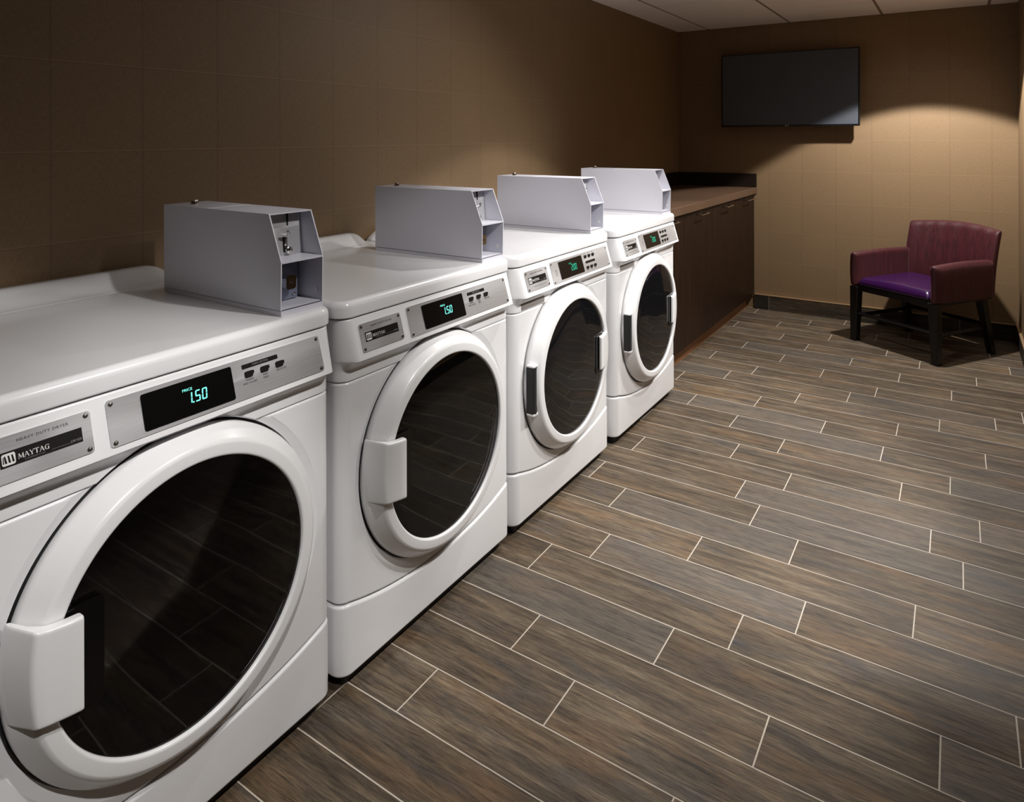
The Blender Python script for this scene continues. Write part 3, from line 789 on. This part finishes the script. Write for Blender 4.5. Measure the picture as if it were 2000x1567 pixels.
# ---------------------------------------------------------------- base cabinets and countertop
CX = -1.345; CB = [3.515, 3.915, 4.455, 5.015, 5.555]
def make_cabinet(y0, y1, hc=None):
    w_ = y1 - y0
    r = empty('base_cabinet', (CX - 0.3, y0 + w_ / 2, 0))
    o = (0.3, -w_ / 2, 0)
    b = bmesh.new(); box(b, -0.59, -0.020, 0.0008, w_ - 0.0008, 0.108, 0.903); obj('carcass', b, M['veneer'], r, o, smooth=False)
    b = bmesh.new(); box(b, -0.55, -0.060, 0.0008, w_ - 0.0008, 0.0005, 0.1075); obj('toe_kick', b, M['toe'], r, o, smooth=False)
    b = bmesh.new(); box(b, -0.0195, 0, 0.0015, w_ - 0.0015, 0.112, 0.898, 0.001, 1); d = obj('door', b, M['veneer'], r, o, smooth=False)
    hm = (hc - y0) if hc else w_ / 2; h0, h1 = hm - 0.078, hm + 0.078
    b = bmesh.new(); tube(b, [(0.040, h0, 0.876), (0.040, h1, 0.876)], 0.0045, 12)
    for y in (h0 + 0.006, h1 - 0.006): tube(b, [(0.0, y, 0.876), (0.040, y, 0.876)], 0.004, 10)
    obj('handle', b, M['chrome'], d)
    return r
cl_ = ['dark wood base cabinet tucked right behind the farthest washer, mostly hidden', 'dark wood base cabinet, second from the far washer, under the brown counter',
       'dark wood base cabinet, next to the one in the corner, under the brown counter', 'dark wood base cabinet at the back wall, last under the brown counter']
for k in range(4):
    tag(make_cabinet(CB[k], CB[k + 1], 3.64 if k == 0 else None), cl_[k], 'cabinet', 'base cabinets under the counter')
b = bmesh.new(); box(b, XL + 0.001, -1.324, 3.515, YB - 0.001, 0.9045, 0.953, 0.002, 1)
ct = obj('countertop', b, M['counter'], smooth=False)
tag(ct, 'dark brown countertop with low upstand running over the cabinets to the back wall', 'countertop')
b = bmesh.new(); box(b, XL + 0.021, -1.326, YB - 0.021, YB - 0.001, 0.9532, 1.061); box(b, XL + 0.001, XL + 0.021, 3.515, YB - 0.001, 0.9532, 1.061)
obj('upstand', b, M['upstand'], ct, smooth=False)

# ---------------------------------------------------------------- television
TY = 5.440
tv = empty('television', (-1.075, YB - 0.001, 1.712))
tag(tv, 'black flat television switched off, mounted high on the brown back wall', 'television')
hw, hh = 0.491, 0.2835
b = bmesh.new(); box(b, -hw, hw, TY - YB, TY - YB + 0.030, -hh, hh, 0.004)
obj('bezel', b, M['tvframe'], tv, smooth=False)
b = bmesh.new(); box(b, -hw + 0.011, hw - 0.011, TY - YB - 0.0012, TY - YB + 0.002, -hh + 0.014, hh - 0.011); obj('screen', b, M['tvscreen'], tv, smooth=False)
b = bmesh.new(); box(b, -0.33, 0.33, TY - YB + 0.030, TY - YB + 0.055, -0.17, 0.15, 0.008); obj('rear_housing', b, M['tvframe'], tv, smooth=False)
b = bmesh.new(); box(b, -0.2, 0.2, TY - YB + 0.055, 0, -0.11, 0.09); obj('wall_bracket', b, M['tvframe'], tv, smooth=False)
mt = Matrix(((1, 0, 0, 0), (0, 0, -1, TY - YB - 0.0015), (0, 1, 0, -hh + 0.0065), (0, 0, 0, 1)))
text('logo_lettering', 'LG', 0.013, tv, 0.008, 0, 0, M['tvlogo'], mw=mt)
b = bmesh.new(); lathe(b, [(0.0052, 0), (0.0052, -0.0006)], (-0.009, TY - YB - 0.0002, -hh + 0.0065), 'y', 20); obj('logo_disc', b, M['tvlogo'], tv)

# ---------------------------------------------------------------- armchair
ch = empty('armchair', (-0.354, 4.878, 0), R(-32.94))
tag(ch, 'maroon upholstered armchair with purple seat and black legs in the far corner', 'armchair')
def soft(name, bm, mat, parent=ch, lv=2):
    o = obj(name, bm, mat, parent, angle=180)
    md = o.modifiers.new('s', 'SUBSURF'); md.levels = lv; md.render_levels = lv
    return o
def grid_solid(nu, nv, fa, fb):
    # closed slab between surfaces fa(u,v) and fb(u,v)
    bm = bmesh.new()
    A = [[bm.verts.new(fa(i / nu, j / nv)) for j in range(nv + 1)] for i in range(nu + 1)]
    B = [[bm.verts.new(fb(i / nu, j / nv)) for j in range(nv + 1)] for i in range(nu + 1)]
    for i in range(nu):
        for j in range(nv):
            bm.faces.new((A[i][j], A[i + 1][j], A[i + 1][j + 1], A[i][j + 1])); bm.faces.new((B[i][j], B[i][j + 1], B[i + 1][j + 1], B[i + 1][j]))
    for i in range(nu):
        bm.faces.new((A[i][0], B[i][0], B[i + 1][0], A[i + 1][0])); bm.faces.new((A[i][nv], A[i + 1][nv], B[i + 1][nv], B[i][nv]))
    for j in range(nv):
        bm.faces.new((A[0][j], A[0][j + 1], B[0][j + 1], B[0][j])); bm.faces.new((A[nu][j], B[nu][j], B[nu][j + 1], A[nu][j + 1]))
    return bm
def edge_round(t, e=0.06):
    # 0 at the rim, 1 inside
    d = min(t, 1 - t) / e
    return 1.0 if d >= 1 else math.sqrt(max(0, 1 - (1 - d) ** 2))
# backrest: curved shell leaning back with gathered folds
def back_pt(u, v, th):
    x = -0.295 + 0.59 * u
    z = 0.365 + (0.765 + 0.024 * math.sin(PI * u) - 0.365) * v
    wx = x * (1.0 + 0.01 * v) + 0.012 * v
    y = 0.505 + 0.060 * (1 - (x / 0.295) ** 2) + 0.055 * v * v
    e = min(edge_round(u, 0.05), edge_round(v, 0.07))
    half = 0.030 * (0.35 + 0.65 * e)
    rip = 0.0022 * math.sin(46 * u + 3 * math.sin(5 * u)) * v * (0.4 + u) if th < 0 else 0
    return (wx, y + 0.03 + th * half + rip, z)
bm = grid_solid(64, 20, lambda u, v: back_pt(u, v, -1), lambda u, v: back_pt(u, v, 1))
soft('backrest', bm, M['maroon'], lv=1)
def arm_pt(s, u, v, th):
    y = -0.006 + 0.545 * u
    top = 0.578 + 0.016 * math.sin(PI * (0.15 + 0.7 * u))
    bot = 0.362 - 0.022 * u
    if u > 0.85: bot += 0.02 * ((u - 0.85) / 0.15) ** 2
    z = bot + (top - bot) * v
    e = min(edge_round(u, 0.04), edge_round(v, 0.09))
    half = 0.029 * (0.45 + 0.55 * e)
    x = s * (0.273 + 0.006 * math.sin(PI * v)) + th * half
    return (x, y, z)
for s in (-1, 1):
    bm = grid_solid(28, 14, lambda u, v: arm_pt(s, u, v, -1), lambda u, v: arm_pt(s, u, v, 1))
    soft('armrest', bm, M['maroon'], lv=1)
def seat_pt(u, v, th):
    x = -0.244 + 0.488 * u; y = 0.008 + 0.51 * v
    e = min(edge_round(u, 0.05), edge_round(v, 0.06))
    return (x, y, 0.390 + (0.036 + 0.010 * math.sin(PI * u) * math.sin(PI * min(1, v + .1))) * (0.2 + 0.8 * e) if th > 0 else 0.372)
bm = grid_solid(24, 24, lambda u, v: seat_pt(u, v, 1), lambda u, v: seat_pt(u, v, -1))
soft('seat', bm, M['purple'], lv=1)
b = bmesh.new(); box(b, -0.243, 0.243, 0.012, 0.56, 0.335, 0.371, 0.003); box(b, -0.272, 0.272, 0.045, 0.555, 0.338, 0.3605, 0.002); obj('seat_frame', b, M['legs'], ch, smooth=False)
def leg(x0, y0, x1, y1, ta, tb):
    bm = bmesh.new()
    T_ = [bm.verts.new((x0 + a * ta / 2, y0 + c * ta / 2, 0.362)) for a, c in ((-1, -1), (1, -1), (1, 1), (-1, 1))]
    B_ = [bm.verts.new((x1 + a * tb / 2, y1 + c * tb / 2, 0.0005)) for a, c in ((-1, -1), (1, -1), (1, 1), (-1, 1))]
    bm.faces.new(T_); bm.faces.new(B_[::-1])
    for k in range(4): bm.faces.new((T_[k], T_[(k + 1) % 4], B_[(k + 1) % 4], B_[k]))
    bmesh.ops.bevel(bm, geom=bm.edges[:], offset=0.003, segments=2, profile=0.5, affect='EDGES')
    obj('leg', bm, M['legs'], ch, smooth=False)
leg(-0.268, 0.026, -0.276, 0.022, 0.056, 0.042); leg(0.268, 0.026, 0.280, 0.022, 0.056, 0.042)
leg(-0.255, 0.470, -0.272, 0.545, 0.050, 0.036); leg(0.255, 0.470, 0.275, 0.545, 0.050, 0.036)
for pts in (((-0.252, 0.024, 0.185), (0.256, 0.024, 0.185)), ((-0.266, 0.046, 0.165), (-0.262, 0.485, 0.165)), ((0.268, 0.046, 0.165), (0.264, 0.485, 0.165)), ((-0.245, 0.505, 0.185), (0.245, 0.505, 0.185))):
    bm = bmesh.new(); tube(bm, pts, 0.0125, 4); obj('stretcher', bm, M['legs'], ch, smooth=False)
